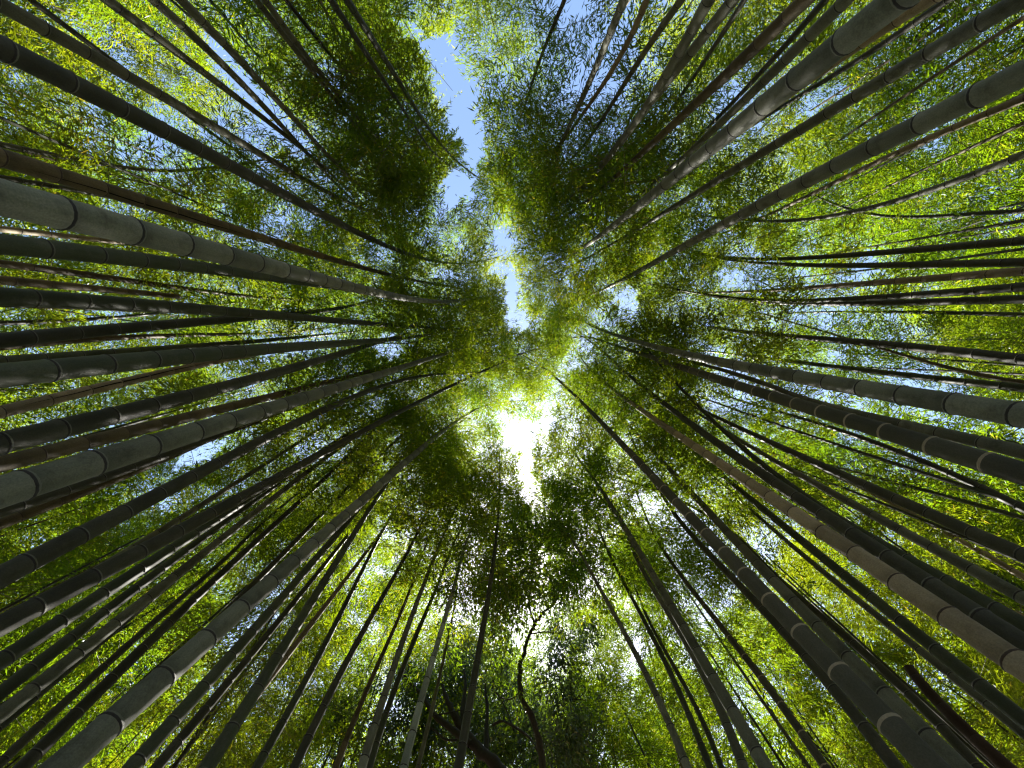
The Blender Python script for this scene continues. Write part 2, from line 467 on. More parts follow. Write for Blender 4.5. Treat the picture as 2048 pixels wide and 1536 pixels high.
c('brown', 18, '0,560 103,570 226,580 325,590 366,594', 'brown dead bamboo snapped off short, ending in a bare point on the left', True)
c('green', 37, '0,592 65,596 174,604 270,611 349,616 417,619 526,628 615,635 700,643 811,655 913,657')
c('dark', 10, '0,646 68,645 171,638 308,628 420,612')
c('dark', 30, '0,680 58,676 147,667 222,659 284,654 410,642 547,631 615,625 684,616 745,600')
c('brown', 14, '0,694 154,681 270,673 359,671 444,669 581,664 650,655')
c('green', 21, '0,724 79,715 157,710 222,707 280,702 335,696 417,691 513,683 615,672 700,664')
c('green', 50, '0,750 154,737 263,725 355,715 427,707 489,700 581,695 674,686 777,681 865,667', 'thick dark green bamboo lying level, midway down the left edge')
c('tan', 26, '0,823 82,806 171,784 239,765 308,749 376,734 444,722 560,700', 'slim tan bamboo with a dark lengthwise slit on the left')
c('dark', 45, '0,886 126,857 236,828 321,807 390,789 448,775 499,760 578,737 649,717 700,703 760,683 830,664', 'thick dark mottled bamboo under the slit tan one on the left')
c('brown', 33, '0,928 89,905 188,884 267,862 342,842 455,813 547,792 615,775 700,753 830,716')
c('grey', 64, '0,982 99,953 246,912 355,877 441,847 513,826 567,807 612,792 653,782 735,758 824,729 886,710 927,695', 'very thick grey bamboo rising from the lower left edge beside a brown one')
c('dark', 25, '0,1023 99,992 202,957 284,927 400,886 500,848')
c('brown', 24, '0,1048 68,1021 178,980 267,942 335,915 444,867')
c('dark', 42, '0,1152 96,1103 208,1047 297,1004 373,960 437,925 489,898 533,874 571,857 608,837 660,813 729,785 787,770 852,751 900,746')
c('grey', 20, '0,1256 200,1135 301,1073 362,1037 400,1013 444,984 513,939 581,895 684,830 760,785')
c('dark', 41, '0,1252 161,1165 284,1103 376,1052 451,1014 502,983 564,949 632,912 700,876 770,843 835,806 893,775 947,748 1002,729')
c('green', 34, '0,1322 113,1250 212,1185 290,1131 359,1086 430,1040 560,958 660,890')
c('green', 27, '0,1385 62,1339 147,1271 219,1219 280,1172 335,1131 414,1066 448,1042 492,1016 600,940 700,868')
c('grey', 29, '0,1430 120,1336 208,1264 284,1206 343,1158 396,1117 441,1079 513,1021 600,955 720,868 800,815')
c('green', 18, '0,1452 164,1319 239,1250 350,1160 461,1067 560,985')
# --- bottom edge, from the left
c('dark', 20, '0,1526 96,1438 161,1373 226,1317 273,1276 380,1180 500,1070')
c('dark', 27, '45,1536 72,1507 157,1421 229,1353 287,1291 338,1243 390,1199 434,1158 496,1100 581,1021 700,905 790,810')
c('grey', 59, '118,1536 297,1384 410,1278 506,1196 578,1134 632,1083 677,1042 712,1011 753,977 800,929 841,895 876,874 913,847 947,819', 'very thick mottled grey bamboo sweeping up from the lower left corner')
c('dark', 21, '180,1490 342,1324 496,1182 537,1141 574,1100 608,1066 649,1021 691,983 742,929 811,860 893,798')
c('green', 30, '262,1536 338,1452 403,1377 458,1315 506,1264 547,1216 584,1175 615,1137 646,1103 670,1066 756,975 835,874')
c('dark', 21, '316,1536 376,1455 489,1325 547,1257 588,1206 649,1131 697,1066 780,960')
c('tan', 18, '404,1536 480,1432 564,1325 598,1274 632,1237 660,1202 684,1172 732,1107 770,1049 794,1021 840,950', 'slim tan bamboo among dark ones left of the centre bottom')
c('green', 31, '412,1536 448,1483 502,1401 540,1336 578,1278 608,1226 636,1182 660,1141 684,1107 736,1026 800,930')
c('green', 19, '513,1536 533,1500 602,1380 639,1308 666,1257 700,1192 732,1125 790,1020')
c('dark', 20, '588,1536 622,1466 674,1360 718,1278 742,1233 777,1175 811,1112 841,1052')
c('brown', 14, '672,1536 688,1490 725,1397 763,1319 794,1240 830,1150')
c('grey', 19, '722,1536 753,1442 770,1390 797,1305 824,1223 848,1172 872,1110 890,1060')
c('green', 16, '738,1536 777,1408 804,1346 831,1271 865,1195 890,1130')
c('pale', 18, '808,1536 824,1462 841,1404 859,1346 876,1284 893,1223 906,1182 920,1125', 'slim bluish pale bamboo standing left of the crooked dark tree')
c('grey', 10, '836,1536 859,1435 876,1373 886,1319 900,1260')
c('dark', 20, '917,1536 934,1438 947,1370 959,1291 971,1223 982,1165 988,1110', 'lone upright bamboo passing in front of the forked dark tree')
c('grey', 19, '1376,1536 1340,1452 1306,1377 1282,1329 1262,1284 1234,1243 1207,1189 1180,1140')
c('green', 13, '1443,1536 1413,1457 1389,1409 1365,1366 1330,1300 1280,1200')
c('grey', 21, '1487,1536 1461,1466 1437,1411 1413,1360 1389,1315 1348,1247 1300,1165 1262,1090')
c('grey', 29, '1533,1536 1498,1476 1464,1418 1433,1373 1409,1325 1386,1284 1344,1215 1303,1144 1279,1103 1252,1059 1221,1007 1187,960 1163,925')
c('green', 14, '1392,1466 1344,1346 1317,1302 1289,1243 1255,1182 1228,1124 1197,1055')
c('fuzzy', 19, '1649,1536 1618,1483 1577,1428 1543,1380 1512,1343 1454,1271 1399,1202 1351,1131 1290,1030')
c('dark', 29, '1792,1536 1734,1459 1662,1373 1604,1301 1553,1247 1509,1206 1474,1165 1430,1120 1382,1066 1330,1000')
c('fuzzy', 54, '1862,1536 1765,1431 1659,1319 1574,1237 1512,1172 1461,1117 1416,1073 1379,1035 1317,966 1262,905 1207,850 1166,806 1135,775 1108,754', 'very thick dark young bamboo with pale furry rings, rising from the bottom right')
c('grey', 38, '1920,1536 1782,1401 1686,1305 1611,1226 1553,1165 1504,1114 1462,1073 1427,1035 1374,980 1340,939 1289,881 1238,833')
c('dark', 23, '1955,1536 1826,1392 1724,1308 1656,1243 1587,1182 1512,1112')
c('rot', 28, '2014,1536 1980,1503 1912,1442 1861,1387 1826,1346 1815,1332', 'rotten blackish brown stub leaning behind the culms near the lower right corner', True)
# --- right edge, from the bottom
c('grey', 22, '2048,1469 1963,1394 1888,1339 1826,1291 1775,1250 1731,1213 1690,1178 1618,1120 1560,1070 1480,1000')
c('green', 31, '2048,1440 1929,1346 1847,1278 1772,1219 1717,1172 1666,1131 1621,1096 1584,1066 1550,1038 1519,1012 1400,915 1300,835')
c('tan', 52, '2048,1337 1926,1252 1806,1172 1710,1107 1639,1059 1580,1016 1533,983 1488,960 1451,936 1420,919 1386,898 1323,847 1282,813 1238,785 1204,765', 'thick smooth tan bamboo with reddish rings at the lower right')
c('dark', 44, '2048,1294 1895,1189 1785,1117 1693,1062 1621,1013 1563,973 1512,939 1468,912 1430,886 1369,840 1317,795 1262,751 1207,707', 'thick dark bamboo running beside the smooth tan one on the right')
c('green', 31, '2048,1250 1956,1199 1871,1148 1799,1110 1700,1052 1600,985')
c('grey', 27, '2048,1198 1956,1144 1891,1108 1833,1079 1785,1052 1741,1028 1669,988 1584,942 1512,899 1440,855')
c('tan', 13, '2048,1155 2008,1131 1949,1096 1902,1072 1857,1045 1780,1005 1700,966')
c('dark', 29, '2048,1112 1980,1079 1898,1042 1833,1016 1772,990 1724,968 1642,930 1570,899 1451,842 1369,804')
c('dark', 17, '2048,1018 1929,958 1826,915 1724,877 1621,843 1520,812 1433,785')
c('fuzzy', 46, '2048,945 1963,925 1850,888 1762,859 1686,836 1625,818 1574,801 1529,789 1488,775 1430,756 1403,746 1348,731 1299,713 1221,688 1187,676', 'thick dark young bamboo with pale furry rings on the right, under a stout grey one')
c('grey', 29, '2048,905 2020,898 1926,876 1842,857 1772,842 1714,828 1662,814 1560,780')
c('grey', 50, '2048,834 1926,809 1796,785 1690,768 1608,756 1543,744 1485,734 1440,725 1403,719 1374,712 1299,690 1255,676 1211,659 1170,648', 'stoutest grey bamboo entering midway down the right edge')
c('green', 16, '2048,776 1946,766 1871,758 1803,749 1748,743 1652,731 1553,719 1478,710 1389,700')
c('brown', 11, '2048,766 1987,755 1926,742 1874,731 1820,713 1758,696')
c('dark', 22, '2048,718 1967,710 1895,703 1830,695 1758,686 1656,679 1539,669 1468,662 1413,652', 'dark bamboo with a bare pointed tip on the right', True)
c('green', 9, '2048,630 1946,626 1744,624 1604,625')
c('dark', 17, '2048,597 1980,601 1905,604 1837,604 1741,606 1621,606 1485,602 1399,587')
c('dark', 19, '2048,574 1929,582 1826,590 1758,596 1640,600')
c('tan', 18, '2048,543 1956,549 1878,555 1809,561 1751,567 1700,570 1652,573 1580,578 1512,582 1433,585')
c('dark', 17, '2048,524 1963,527 1891,529 1830,529 1727,531 1604,529 1485,524 1416,512')
c('dark', 17, '2048,482 1861,496 1724,509 1621,516 1485,516 1399,506')
c('dark', 9, '2048,422 1929,430 1792,432 1717,424 1656,403 1608,376')
c('grey', 17, '2048,312 1997,325 1929,355 1861,383 1792,402 1707,424 1656,432 1570,442 1485,439', 'thin curved pale bamboo sweeping inwards below the stout upper right culms')
c('tan', 17, '2048,196 1929,249 1785,308 1680,360 1580,410 1433,470')
c('grey', 50, '2048,148 1926,205 1785,273 1680,328 1601,367 1536,402 1485,431 1444,451 1406,472 1348,502 1280,540 1230,568 1180,590', 'lowest of three stout grey culms fanning to the upper right corner')
c('grey', 37, '2048,0 1908,72 1782,150 1683,208 1608,255 1543,296 1492,328 1447,352 1410,379 1348,414 1306,437 1210,495 1160,525', 'middle of three stout grey culms fanning to the upper right corner')
# --- top edge, from the right
c('dark', 16, '1897,0 1827,44 1765,89 1710,126 1553,219 1450,290')
c('tan', 26, '1861,0 1772,51 1700,103 1638,147 1520,232 1420,310', 'pale tan sunlit bamboo hugging the stoutest upper right culm')
c('grey', 60, '1812,-12 1669,92 1580,167 1507,226 1451,273 1406,309 1348,359 1299,393 1262,424 1221,458 1170,489 1129,516', 'topmost and stoutest of three grey culms fanning to the upper right corner')
c('grey', 26, '1697,0 1669,20 1604,82 1546,144 1502,188 1464,226 1427,260 1372,314 1300,370 1230,425')
c('dark', 14, '1649,0 1594,68 1519,147 1440,230 1370,300')
c('brown', 30, '1612,0 1529,72 1478,126 1437,167 1403,198 1348,246 1252,335 1187,392')
c('grey', 12, '1490,0 1440,70 1413,120 1369,181 1320,250')
c('grey', 24, '1464,0 1427,51 1375,113 1337,161 1300,205 1260,258 1207,325 1160,390')
c('grey', 24, '1420,0 1392,41 1355,106 1323,165 1296,211 1262,262 1225,306 1180,355 1130,405')
c('grey', 15, '1362,0 1323,55 1279,120 1258,154 1231,195 1207,236 1173,283')
c('tan', 14, '1296,0 1269,44 1252,99 1221,147 1180,205 1140,265')
c('grey', 18, '1248,0 1228,48 1207,99 1180,161 1152,226 1122,284 1105,320')
c('grey', 10, '1129,0 1105,58 1077,126 1060,180')
c('green', 15, '694,0 739,68 770,120 797,160 830,215')
c('dark', 15, '663,0 715,82 770,167 814,226 850,285')
c('dark', 10, '574,0 601,41 666,113 720,180')
c('grey', 14, '530,0 575,60 610,112 660,170 720,240')
c('grey', 14, '511,0 560,57 595,106 642,166 700,235')
c('grey', 19, '362,0 417,55 478,116 533,181 632,284 690,345')
c('grey', 18, '308,0 359,48 434,116 513,198 615,308 680,375')
c('grey', 20, '215,0 284,51 386,130 454,181 512,222 598,294 680,365')
c('dark', 11, '62,0 205,106 263,150 383,239 489,311 581,383 640,425')

def diam_of(width):
    return float(np.interp(width, [6, 10, 16, 24, 36, 50, 75], [.055, .065, .082, .098, .115, .125, .135]))

ORD = ['', 'first', 'second', 'third', 'fourth', 'fifth', 'sixth', 'seventh', 'eighth', 'ninth', 'tenth', 'eleventh', 'twelfth', 'thirteenth', 'fourteenth', 'fifteenth', 'sixteenth']
COLWORD = {'grey': 'grey', 'green': 'green', 'dark': 'dark', 'tan': 'tan', 'brown': 'brown', 'pale': 'bluish pale', 'fuzzy': 'furry-ringed dark', 'rot': 'blackish'}
def edge_of(p):
    x, y = p
    if y <= 0: return 'top'
    if x >= 2040: return 'right'
    if x <= 5: return 'left'
    return 'bottom'
def size_of(wd):
    return 'thick' if wd >= 34 else ('medium-thick' if wd >= 22 else ('slim' if wd >= 13 else 'very thin'))

labels = {}
classes = {}
for i, (st, wd, pts, note, br) in enumerate(TR):
    classes.setdefault((edge_of(pts[0]), size_of(wd), COLWORD[st]), []).append(i)
for (e, sz, cw), idx in classes.items():
    ax = 1 if e in ('left', 'right') else 0
    idx.sort(key=lambda i: TR[i][2][0][ax])
    for k, i in enumerate(idx):
        frm = 'top' if ax else 'left'
        where = f'the {e} edge of the picture'
        labels[i] = TR[i][3] or (f'the one {sz} {cw} bamboo culm that crosses {where}' if len(idx) == 1
                                 else f'{ORD[k + 1]} {sz} {cw} bamboo from the {frm} along {where}')

NODE_PX = 9.0
def build_bamboo(style, r0, axis_low, tip_dir, z_end, label, group, g, near, broken=False, crown=True, crack=None):
    """axis_low(z above ground) is valid to z_end; above it the tip arches over along tip_dir"""
    tip_len = 0 if broken else g.uniform(3.0, 4.2)
    if near and not broken:
        tip_len = max(tip_len, 13.0 + g.uniform(-.5, .5) - z_end)
    for _ in range(12):
        pq = axis_low(np.array([z_end]))[0]; pb = axis_low(np.array([z_end - .4]))[0]
        tq = np.clip((pq - pb) / .4, -.45, .45); tq[2] = .85
        dd = np.linspace(.3, 1, 8)[:, None] * tip_len
        tp = pq + tq * dd; tp[:, :2] += tip_dir * .09 * np.minimum(dd, 4.5) ** 2
        if tip_len < 1.3 or not in_opening(tp):
            break
        tip_len -= .4
    z_top = z_end + tip_len
    p_end = axis_low(np.array([z_end]))[0]; p_bef = axis_low(np.array([z_end - .4]))[0]
    tan = (p_end - p_bef) / .4
    tan[:2] = np.clip(tan[:2], -.45, .45)
    def axis_fn(z):
        z = np.asarray(z, float)
        P = axis_low(np.minimum(z, z_end))
        d = np.maximum(z - z_end, 0)[:, None]
        ext = np.concatenate([tan[None, :2] * d + tip_dir[None, :] * .09 * np.minimum(d, 4.5) ** 2, d * (1 - .055 * d)], 1)
        return P + ext
    taper = z_top * 1.02 if not broken else z_end * 1.5
    me, origin, nodes = culm_mesh('culm', axis_fn, z_top, r0, (16 if near == 2 else 8), g, near == 2, taper, .12 if broken else 1.0)
    root = empty('bamboo', tuple(origin + np.array([0, 0, .05])))
    tag(root, label, 'bamboo', group)
    off = np.array(root.location)
    cu = mesh_obj('culm', me, root, [CULM[style]], tuple(origin - off))
    if crack:
        zc = np.linspace(crack[0], crack[1], 30)
        A = axis_fn(zc); rr = rad_at(zc, r0, taper)
        to = np.array([0, 0, CAM_H]) - A; to[:, 2] = 0; to /= np.linalg.norm(to, axis=1)[:, None]
        sd_ = np.stack([-to[:, 1], to[:, 0], np.zeros(len(zc))], -1)
        ang = crack[2] + .05 * np.sin(zc * 9)
        nrm = to * np.cos(ang)[:, None] + sd_ * np.sin(ang)[:, None]; tg = np.stack([-nrm[:, 1], nrm[:, 0], np.zeros(len(zc))], -1)
        wd_ = crack[3] * np.sin(np.linspace(.05, math.pi - .05, 30))[:, None]
        V = np.concatenate([A + nrm * (rr * 1.004)[:, None] - tg * wd_, A + nrm * (rr * 1.012)[:, None], A + nrm * (rr * 1.004)[:, None] + tg * wd_])
        q = np.arange(29)
        Qd = np.concatenate([np.stack([q, q + 1, q + 31, q + 30], -1), np.stack([q + 30, q + 31, q + 61, q + 60], -1)])
        mesh_obj('crack', quads_mesh('crack', V - origin, Qd), cu, [CULM['rot']])
    if near:
        zn = np.array(nodes)
        P = axis_fn(zn); u, v, dep = project(P)
        rr = rad_at(zn, r0, taper)
        wpx = 2 * rr * F_PX / dep
        P2 = axis_fn(zn + .05); T = P2 - P
        for k in range(len(zn)):
            if wpx[k] < NODE_PX or not (-40 < u[k] < 2090 and -40 < v[k] < 1580) or P[k][2] < CAM_H + .2:
                continue
            ro = bpy.data.objects.new('node_ring', RINGS[RING_OF[style]])
            COL.objects.link(ro)
            ro.parent = cu
            ro.location = P[k] - origin
            ro.scale = (rr[k], rr[k], rr[k])
            tz = T[k] / np.linalg.norm(T[k])
            tx = np.cross(np.array([0., 1., .02]), tz); tx /= np.linalg.norm(tx)
            ty = np.cross(tz, tx)
            ro.rotation_euler = Matrix(((tx[0], ty[0], tz[0]), (tx[1], ty[1], tz[1]), (tx[2], ty[2], tz[2]))).to_euler()
    if crown and not broken:
        zz = np.linspace(0, z_top, 40)
        ax = axis_fn(zz)
        H = z_top
        s0 = max(.5, min(.8, max(z_end - g.uniform(1.6, 2.8), 8.2) / z_top)) if near else g.uniform(.46, .56)
        far = not near
        cm = crown_mesh('crown', ax, s0, g.uniform(1.15, 1.5) if near else g.uniform(1.3, 1.7), 13, 6, SPRAYS, g,
                        1.0 if near else 1.15)
        if cm:
            mesh_obj('crown', cm, root, [LEAF, TWIG], tuple(ax[0] - off))
    return root, axis_fn, z_top

BASES = []
for i, (style, wd, pts, note, broken) in enumerate(TR):
    g = np.random.default_rng(1000 + i)
    D = diam_of(wd)
    d0 = ray(*pts[0])
    dep = D * F_PX / wd
    P0 = d0 * dep
    R0 = math.hypot(P0[0], P0[1]); z0 = P0[2]
    rho = np.array([math.hypot(*(ray(*p)[:2] / ray(*p)[2])) for p in pts])
    azi = [math.atan2(ray(*p)[1], ray(*p)[0]) for p in pts]
    ZCAP = 11.0 + g.uniform(-.8, .8)
    zend = R0 / max(rho[-1], .02)
    cc = 0.0
    if zend > ZCAP:
        cc = 1 - rho[-1] * ZCAP / R0
        zend = ZCAP
    zs, XY = [], []
    for p, rh, a in zip(pts, rho, azi):
        lo, hi = .1, 30.0
        for _ in range(50):
            m = (lo + hi) / 2
            Rm = R0 * (1 - cc * (max(0, m - z0) / (zend - z0)) ** 2)
            if rh * m < Rm: lo = m
            else: hi = m
        z = (lo + hi) / 2
        zs.append(z); XY.append((rh * z * math.cos(a), rh * z * math.sin(a)))
    zs = np.array(zs); XY = np.array(XY)
    deg = 3 if len(pts) > 5 else 2
    cx = np.polyfit(zs, XY[:, 0], deg, w=1 / zs); cyy = np.polyfit(zs, XY[:, 1], deg, w=1 / zs)
    dx, dy = np.polyder(cx), np.polyder(cyy)
    za, zb = zs[0], zs.max()
    def axis_low(z, cx=cx, cyy=cyy, dx=dx, dy=dy, za=za, zb=zb):
        zc = np.asarray(z, float) - CAM_H
        zi = np.clip(zc, za, zb)
        lowd = np.minimum(zc - za, 0)
        x = np.polyval(cx, zi) + np.clip(np.polyval(dx, za), -.15, .15) * lowd
        y = np.polyval(cyy, zi) + np.clip(np.polyval(dy, za), -.15, .15) * lowd
        return np.stack([x, y, zc + CAM_H], -1)
    b = XY[0]
    inward = -XY[0] / np.linalg.norm(XY[0])
    tipd = np.array([-np.sign(b[0]) * g.uniform(.1, .9) if abs(b[0]) > 1 else 0, 0]) + inward * g.uniform(0, .3) + g.normal(0, .25, 2)
    BASES.append((b[0], b[1]))
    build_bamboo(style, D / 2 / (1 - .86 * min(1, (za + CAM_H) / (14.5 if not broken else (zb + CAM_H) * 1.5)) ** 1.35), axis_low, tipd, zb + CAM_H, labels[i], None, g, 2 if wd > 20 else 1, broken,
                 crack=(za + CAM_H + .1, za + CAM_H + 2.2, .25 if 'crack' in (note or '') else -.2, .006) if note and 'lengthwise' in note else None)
print('traced', len(TR))

# ------------------------------------------------------------------ slender bamboos farther back in the grove
g = np.random.default_rng(5)
pts_f = [(-1.6, -7.5), (-1.5, -8.7), (-2.5, -7.3), (-1.3, -9.6), (-2.5, -8.7), (-.1, -10.2), (1.1, -9.8), (-3.4, -9.6), (-.6, -11.6), (1.8, 9.3), (3.0, 9.0), (2.4, 10.8), (-1.6, 9.8), (.4, 10.2), (-3.0, 9.4), (.6, 12.0), (-1.0, 13.0), (-.2, 15), (1.6, 13.8)]
tries = 0
while len(pts_f) < 190 and tries < 20000:
    tries += 1
    R = 5.0 + 14.5 * g.random() ** .68; a = g.uniform(0, 2 * math.pi)
    x, y = R * math.cos(a), R * math.sin(a)
    if abs(x) < 2.3 and y < 9 and y > -9:
        continue
    if abs(x) < 1.4 and y < 0:
        continue
    if abs(x) < 3.4 and 4 < y < 8.8:
        continue
    u, v, dep = project(np.array([[x, y, CAM_H + 10.5]]))
    if not (-330 < u[0] < 2380 and -330 < v[0] < 1870):
        continue
    if any((x - p[0]) ** 2 + (y - p[1]) ** 2 < .85 ** 2 for p in pts_f) or any((x - p[0]) ** 2 + (y - p[1]) ** 2 < .5 ** 2 for p in BASES):
        continue
    pts_f.append((x, y))
def sector(x, y):
    if abs(x) < 4.5 and y > 0: return 'ahead, behind the dark trees'
    if abs(x) < 4.5: return 'behind, past the top of the path'
    return ('left' if x < 0 else 'right') + (' of the path, towards the sun' if y > 0 else ' of the path, away from the sun')
# a few grown forms, fine-leaved for the nearer and broad-leaved for the farther ones; copies turn and scale them
FORMS = []
for k in range(15):
    g = np.random.default_rng(6000 + k)
    lean, bow = g.normal(0, .03, 2), g.normal(0, .003, 2)
    ze, tl = g.uniform(10.0, 12.4), g.uniform(2.8, 3.8)
    td = g.normal(0, .5, 2)
    def axis_fn(z, lean=lean, bow=bow, ze=ze, td=td):
        z = np.asarray(z, float)
        d = np.maximum(z - ze, 0)
        e = np.minimum(z, ze)
        sl = lean + 2 * bow * ze
        return np.stack([lean[0] * e + bow[0] * e * e + sl[0] * d + td[0] * .09 * d * d, lean[1] * e + bow[1] * e * e + sl[1] * d + td[1] * .09 * d * d, e + d * (1 - .055 * d)], -1)
    cme, org, _ = culm_mesh('slender_culm', axis_fn, ze + tl, g.uniform(.034, .046), 7, g, False, (ze + tl) * 1.02)
    cme.materials.append(CULM['green'])
    ax = axis_fn(np.linspace(0, ze + tl, 40))
    CUT_ON[0] = False
    fine = k < 9
    crm = crown_mesh('slender_crown', ax, g.uniform(.44, .54), g.uniform(1.35, 1.7), 34 if fine else 32, 6, SPRAYS if fine else SPRAYS_FAR, g, 1.0 if fine else 1.1)
    CUT_ON[0] = True
    crm.materials.append(LEAF); crm.materials.append(TWIG)
    nv = len(crm.vertices); co = np.empty(nv * 3, np.float32); crm.vertices.foreach_get('co', co)
    nq = len(crm.polygons); vi = np.empty(nq * 4, np.int32); crm.loops.foreach_get('vertex_index', vi)
    mi = np.empty(nq, np.int32); crm.polygons.foreach_get('material_index', mi)
    FORMS.append((cme, crm, org, co.reshape(-1, 3), vi.reshape(-1, 4), mi))

for i, (x, y) in enumerate(pts_f):
    g = np.random.default_rng(4000 + i)
    style = str(g.choice(['grey', 'green', 'dark', 'tan', 'brown', 'dark', 'green']))
    where = sector(x, y)
    R = math.hypot(x, y)
    k = int(g.integers(0, 9)) if R < 12.5 else int(g.integers(9, 15))
    cme, crm, org, co, vi, mi = FORMS[k]
    turn, sc = g.uniform(0, 2 * math.pi), g.uniform(.9, 1.1)
    root = empty('bamboo', (x, y, 0))
    root.rotation_euler = (0, 0, turn); root.scale = (sc, sc, sc)
    tag(root, f'slender distant {COLWORD[style]} bamboo deep in the grove {where}', 'bamboo', f'slender {COLWORD[style]} bamboos {where}')
    cu = mesh_obj('culm', cme, root, (), tuple(org))
    cu.material_slots[0].link = 'OBJECT'; cu.material_slots[0].material = CULM[style]
    ct, st = math.cos(turn) * sc, math.sin(turn) * sc
    W = np.stack([co[:, 0] * ct - co[:, 1] * st + x, co[:, 0] * st + co[:, 1] * ct + y, co[:, 2] * sc], -1)
    leaf = mi == 0
    bad = np.zeros(len(mi), bool)
    bad[leaf] = open_sky(W[vi[leaf]].mean(1), g, .12, .74)
    tw = np.where(~leaf)[0]
    bad[tw] = in_opening_each(W[vi[tw]].mean(1))
    me = crm
    if bad.sum() > .03 * len(bad) or bad[tw].any():
        vi2 = vi[~bad]; used = np.unique(vi2)
        remap = np.full(len(co), -1, np.int32); remap[used] = np.arange(len(used))
        me = quads_mesh('slender_crown', co[used], remap[vi2], mi[~bad])
        me.materials.append(LEAF); me.materials.append(TWIG)
    mesh_obj('crown', me, root, ())

# ------------------------------------------------------------------ broadleaf trees ahead
def limb(pts, Y0, Y1, w0, w1, n=22):
    """traced limb: pixels to points on a slanting upright plane whose distance runs Y0..Y1; widths in metres"""
    k = len(pts)
    P = []
    for q, p in enumerate(pts):
        d = ray(*p); Yq = Y0 + (Y1 - Y0) * q / max(1, k - 1)
        P.append(d * Yq / d[1] + np.array([0, 0, CAM_H]))
    P = np.array(P)
    t = np.linspace(0, k - 1, n)
    Q = np.stack([np.interp(t, np.arange(k), P[:, j]) for j in range(3)], -1)
    for _ in range(2):
        Q[1:-1] = .25 * Q[:-2] + .5 * Q[1:-1] + .25 * Q[2:]
    return Q, np.linspace(w0 / 2, w1 / 2, n)
def pxs(s):
    return [tuple(float(q) for q in p.split(',')) for p in s.split()]
def broad_tree(name, label, trunk, limbs, clusters, g, group=None):
    Q, r = limb(*trunk)
    foot = Q[0].copy()
    low = np.array([[foot[0] + .12, foot[1] + .1, -.1], [foot[0] + .06, foot[1] + .05, foot[2] * .5]])
    Q = np.concatenate([low, Q]); r = np.concatenate([[r[0] * 1.7, r[0] * 1.2], r])
    root = empty(name, (low[0][0], low[0][1], 0))
    tag(root, label, 'tree', group)
    off = np.array(root.location)
    V, F = tube(Q + g.normal(0, .012, Q.shape), r * (1 + .1 * g.normal(0, 1, len(r))), 12)
    mesh_obj('trunk', quads_mesh('trunk', V - off, F, smooth=True), root, [BARK])
    for lb in limbs:
        q, rr = limb(*lb)
        V, F = tube(q, rr * (1 + .06 * g.normal(0, 1, len(rr))), 8)
        mesh_obj('branch', quads_mesh('branch', V - off, F, smooth=True), root, [BARK])
    C, VT, QT, o = [], [], [], 0
    for (u, v, rad_px, Y, n) in clusters:
        d = ray(u, v); P = d * Y / d[1] + np.array([0, 0, CAM_H])
        R = rad_px / F_PX * (Y / d[1])
        q = g.normal(0, 1, (n, 3)); q /= np.linalg.norm(q, axis=1)[:, None]
        q *= R * g.uniform(.15, 1, n)[:, None] ** .6
        c_ = P + q * np.array([1, 1, .9])
        C.append(c_)
        for e in c_[::5]:
            tv, tq = tube(np.array([P, (P + e) / 2 + g.normal(0, .06, 3), e]), np.array([.012, .008, .003]), 3)
            VT.append(tv); QT.append(tq + o); o += len(tv)
    C = np.concatenate(C)
    keep = ~open_sky(C, g)
    C = C[keep]
    n = len(C)
    LV = place_sprays(C, g.uniform(0, 6.28, n), g.normal(-.5, .4, n), g.uniform(.8, 1.25, n), SPRAYS_BROAD, g)
    LV = cut_open(LV, g)
    LQ = np.arange(len(LV)).reshape(-1, 4)
    VT = np.concatenate(VT); QT = np.concatenate(QT)
    me = quads_mesh('crown', np.concatenate([LV, VT]) - off, np.concatenate([LQ, QT + len(LV)]), np.concatenate([np.zeros(len(LQ), int), np.ones(len(QT), int)]))
    mesh_obj('crown', me, root, [BROADLEAF, BARK])

g = np.random.default_rng(77)
broad_tree('tree', 'slender dark tree with a crooked S-shaped trunk and leafy top against the sun',
    (pxs('1089,1560 1081,1483 1070,1445 1047,1407 1040,1373 1038,1339 1047,1302 1057,1274 1070,1247 1081,1230 1108,1209 1129,1185 1138,1170'), 7.2, 5.9, .125, .035, 40),
    [(pxs('1106,1210 1110,1178 1100,1160 1091,1145 1085,1110'), 6.0, 5.7, .05, .02),
     (pxs('1070,1248 1060,1222 1058,1202 1064,1160 1066,1110'), 6.2, 5.8, .055, .02),
     (pxs('1062,1268 1090,1263 1125,1268 1127,1240 1112,1210'), 6.3, 6.0, .03, .014),
     (pxs('1045,1380 1020,1400 1000,1395 985,1380'), 6.7, 6.5, .03, .012),
     (pxs('1060,1202 1030,1180 1005,1170'), 6.0, 5.8, .03, .012)],
    [(1000, 1010, 40, 5.5, 30), (1050, 1010, 40, 5.5, 26), (1120, 1015, 40, 5.5, 26), (1010, 1040, 55, 5.7, 60), (1050, 1075, 55, 5.7, 66), (1125, 1060, 50, 5.7, 60), (1050, 1140, 70, 5.8, 90), (985, 1150, 50, 5.9, 46), (1150, 1110, 45, 5.8, 46), (1130, 1140, 40, 5.8, 36),
     (1010, 1205, 60, 6.0, 40), (985, 1260, 50, 7.6, 34), (1120, 1255, 45, 7.6, 22), (1170, 1230, 40, 7.4, 22), (920, 1240, 45, 7.8, 26), (1120, 1180, 50, 5.9, 18), (1125, 1330, 55, 7.9, 34), (1140, 1400, 60, 8.0, 40), (1130, 1480, 60, 8.0, 34), (1010, 1330, 45, 8.0, 16)], g)
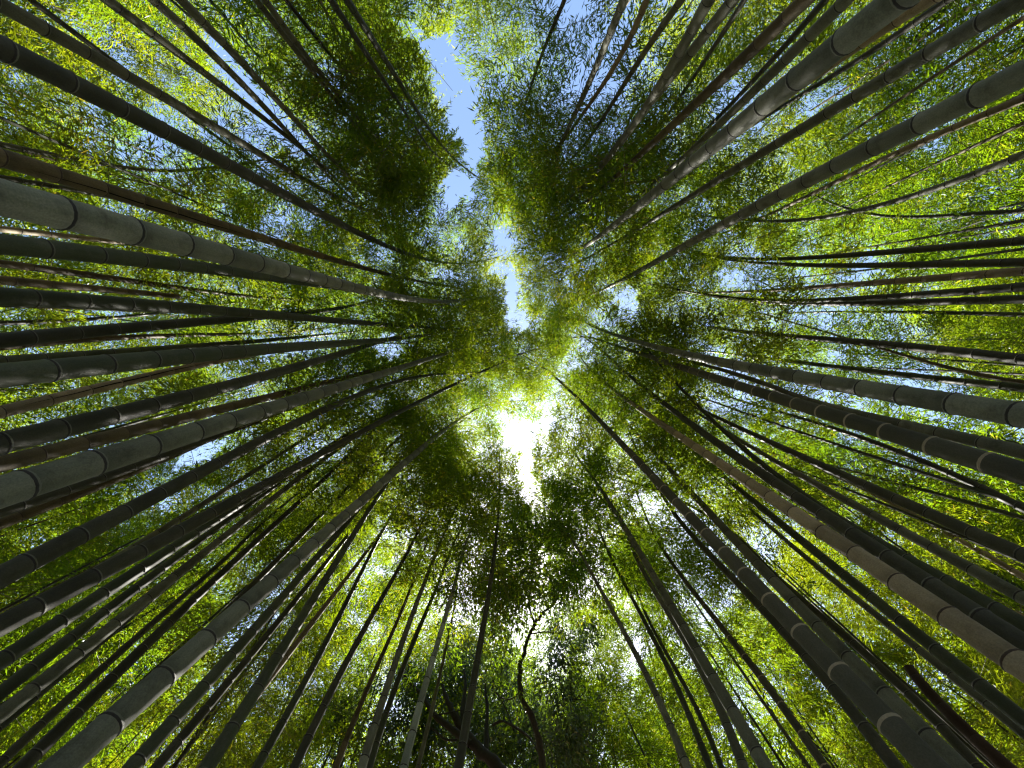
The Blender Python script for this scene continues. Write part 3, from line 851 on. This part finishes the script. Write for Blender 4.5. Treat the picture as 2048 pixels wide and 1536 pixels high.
broad_tree('tree', 'stout dark forked tree leaning left at the bottom centre',
    (pxs('1024,1575 999,1536 947,1490 927,1459 906,1428 893,1397 884,1366'), 8.4, 8.0, .28, .06, 26),
    [(pxs('930,1465 925,1425 928,1395 931,1370 928,1340'), 8.2, 8.0, .14, .05),
     (pxs('940,1488 900,1455 865,1428 848,1394 821,1366 808,1350'), 8.2, 7.8, .15, .05),
     (pxs('972,1515 973,1460 975,1414 970,1377 972,1330'), 8.4, 8.3, .11, .04),
     (pxs('915,1480 890,1480 870,1460 850,1450'), 8.1, 8.0, .05, .02),
     (pxs('985,1450 1005,1440 1035,1457 1060,1475 1080,1510'), 7.9, 7.5, .05, .04),
     (pxs('1027,1460 1015,1425 1000,1395 985,1375'), 7.9, 8.0, .04, .015),
     (pxs('865,1432 900,1425 925,1420'), 8.0, 8.1, .03, .02)],
    [(900, 1370, 70, 9.2, 50), (960, 1330, 70, 9.2, 52), (1010, 1380, 60, 9.2, 44), (830, 1370, 60, 8.8, 44), (1065, 1430, 55, 9.3, 34), (1110, 1480, 60, 9.2, 30),
     (960, 1440, 50, 9.4, 34), (860, 1470, 55, 9.2, 34), (1010, 1500, 60, 9.4, 30), (930, 1280, 50, 8.6, 22)], g)
broad_tree('tree', 'small dark tree half hidden behind culms left of the forked tree',
    (pxs('668,1560 682,1500 688,1460 682,1420 690,1390'), 9.6, 9.4, .2, .06, 20),
    [(pxs('684,1440 700,1420 720,1405 735,1380'), 9.5, 9.3, .07, .03), (pxs('688,1470 720,1480 745,1470 770,1480'), 9.5, 9.2, .06, .03)],
    [(700, 1400, 60, 9.4, 36), (660, 1440, 50, 9.4, 24), (740, 1470, 55, 9.2, 28), (790, 1420, 50, 9.0, 24)], g)

# ------------------------------------------------------------------ the far grove: one mass nobody could count
g = np.random.default_rng(99)
C, n = [], 0
while n < 4000:
    R = math.sqrt(g.uniform(17 ** 2, 30 ** 2)); a = g.uniform(0, 2 * math.pi)
    p = np.array([[R * math.cos(a), R * math.sin(a), g.uniform(6.0, 15.0)]])
    u, v, _ = project(p)
    if -150 < u[0] < 2200 and -150 < v[0] < 1690 and not open_sky(p, g)[0]:
        C.append(p[0]); n += 1
C = np.array(C)
LV = place_sprays(C, g.uniform(0, 6.28, n), g.normal(0, .3, n), g.uniform(1.5, 2.2, n), SPRAYS_FAR, g)
LV = cut_open(LV, g)
VV, QQ = [LV], [np.arange(len(LV)).reshape(-1, 4)]
MI = [np.zeros(len(QQ[0]), int)]
off = len(LV)
k = 0
while k < 340:
    R = 5.5 + 13 * g.random() ** .8; a = g.uniform(0, 2 * math.pi)
    x, y = R * math.cos(a), R * math.sin(a)
    if abs(x) < 3.3 and -12 < y < 9.5:
        continue
    if any((x - p[0]) ** 2 + (y - p[1]) ** 2 < .3 ** 2 for p in pts_f) or any((x - p[0]) ** 2 + (y - p[1]) ** 2 < .3 ** 2 for p in BASES):
        continue
    k += 1
    z = np.linspace(0, g.uniform(9, 12.5), 16)
    ln, bw = g.normal(0, .045, 2), g.normal(0, .004, 2)
    P = np.stack([x + ln[0] * z + bw[0] * z * z, y + ln[1] * z + bw[1] * z * z, z], -1)
    tv, tq = tube(P, g.uniform(.022, .04) * (1 - .7 * (z / 14) ** 1.3), 6)
    VV.append(tv); QQ.append(tq + off); off += len(tv)
    MI.append(np.full(len(tq), int(g.integers(1, 4))))
far = mesh_obj('far_bamboo_grove', quads_mesh('far_bamboo_grove', np.concatenate(VV), np.concatenate(QQ), np.concatenate(MI)), None,
               [LEAF, CULM['dark'], CULM['green'], CULM['brown']])
at = far.data.attributes.new('tone', 'FLOAT', 'POINT')
at.data.foreach_set('value', np.ones(len(far.data.vertices), np.float32))
tag(far, 'thin stems and leaves of the crowded grove closing the view behind the culms', 'bamboo grove', None, 'stuff')
tot = sum(len(m.polygons) for m in bpy.data.meshes)
print('total quads', tot, 'objects', len(S.objects))
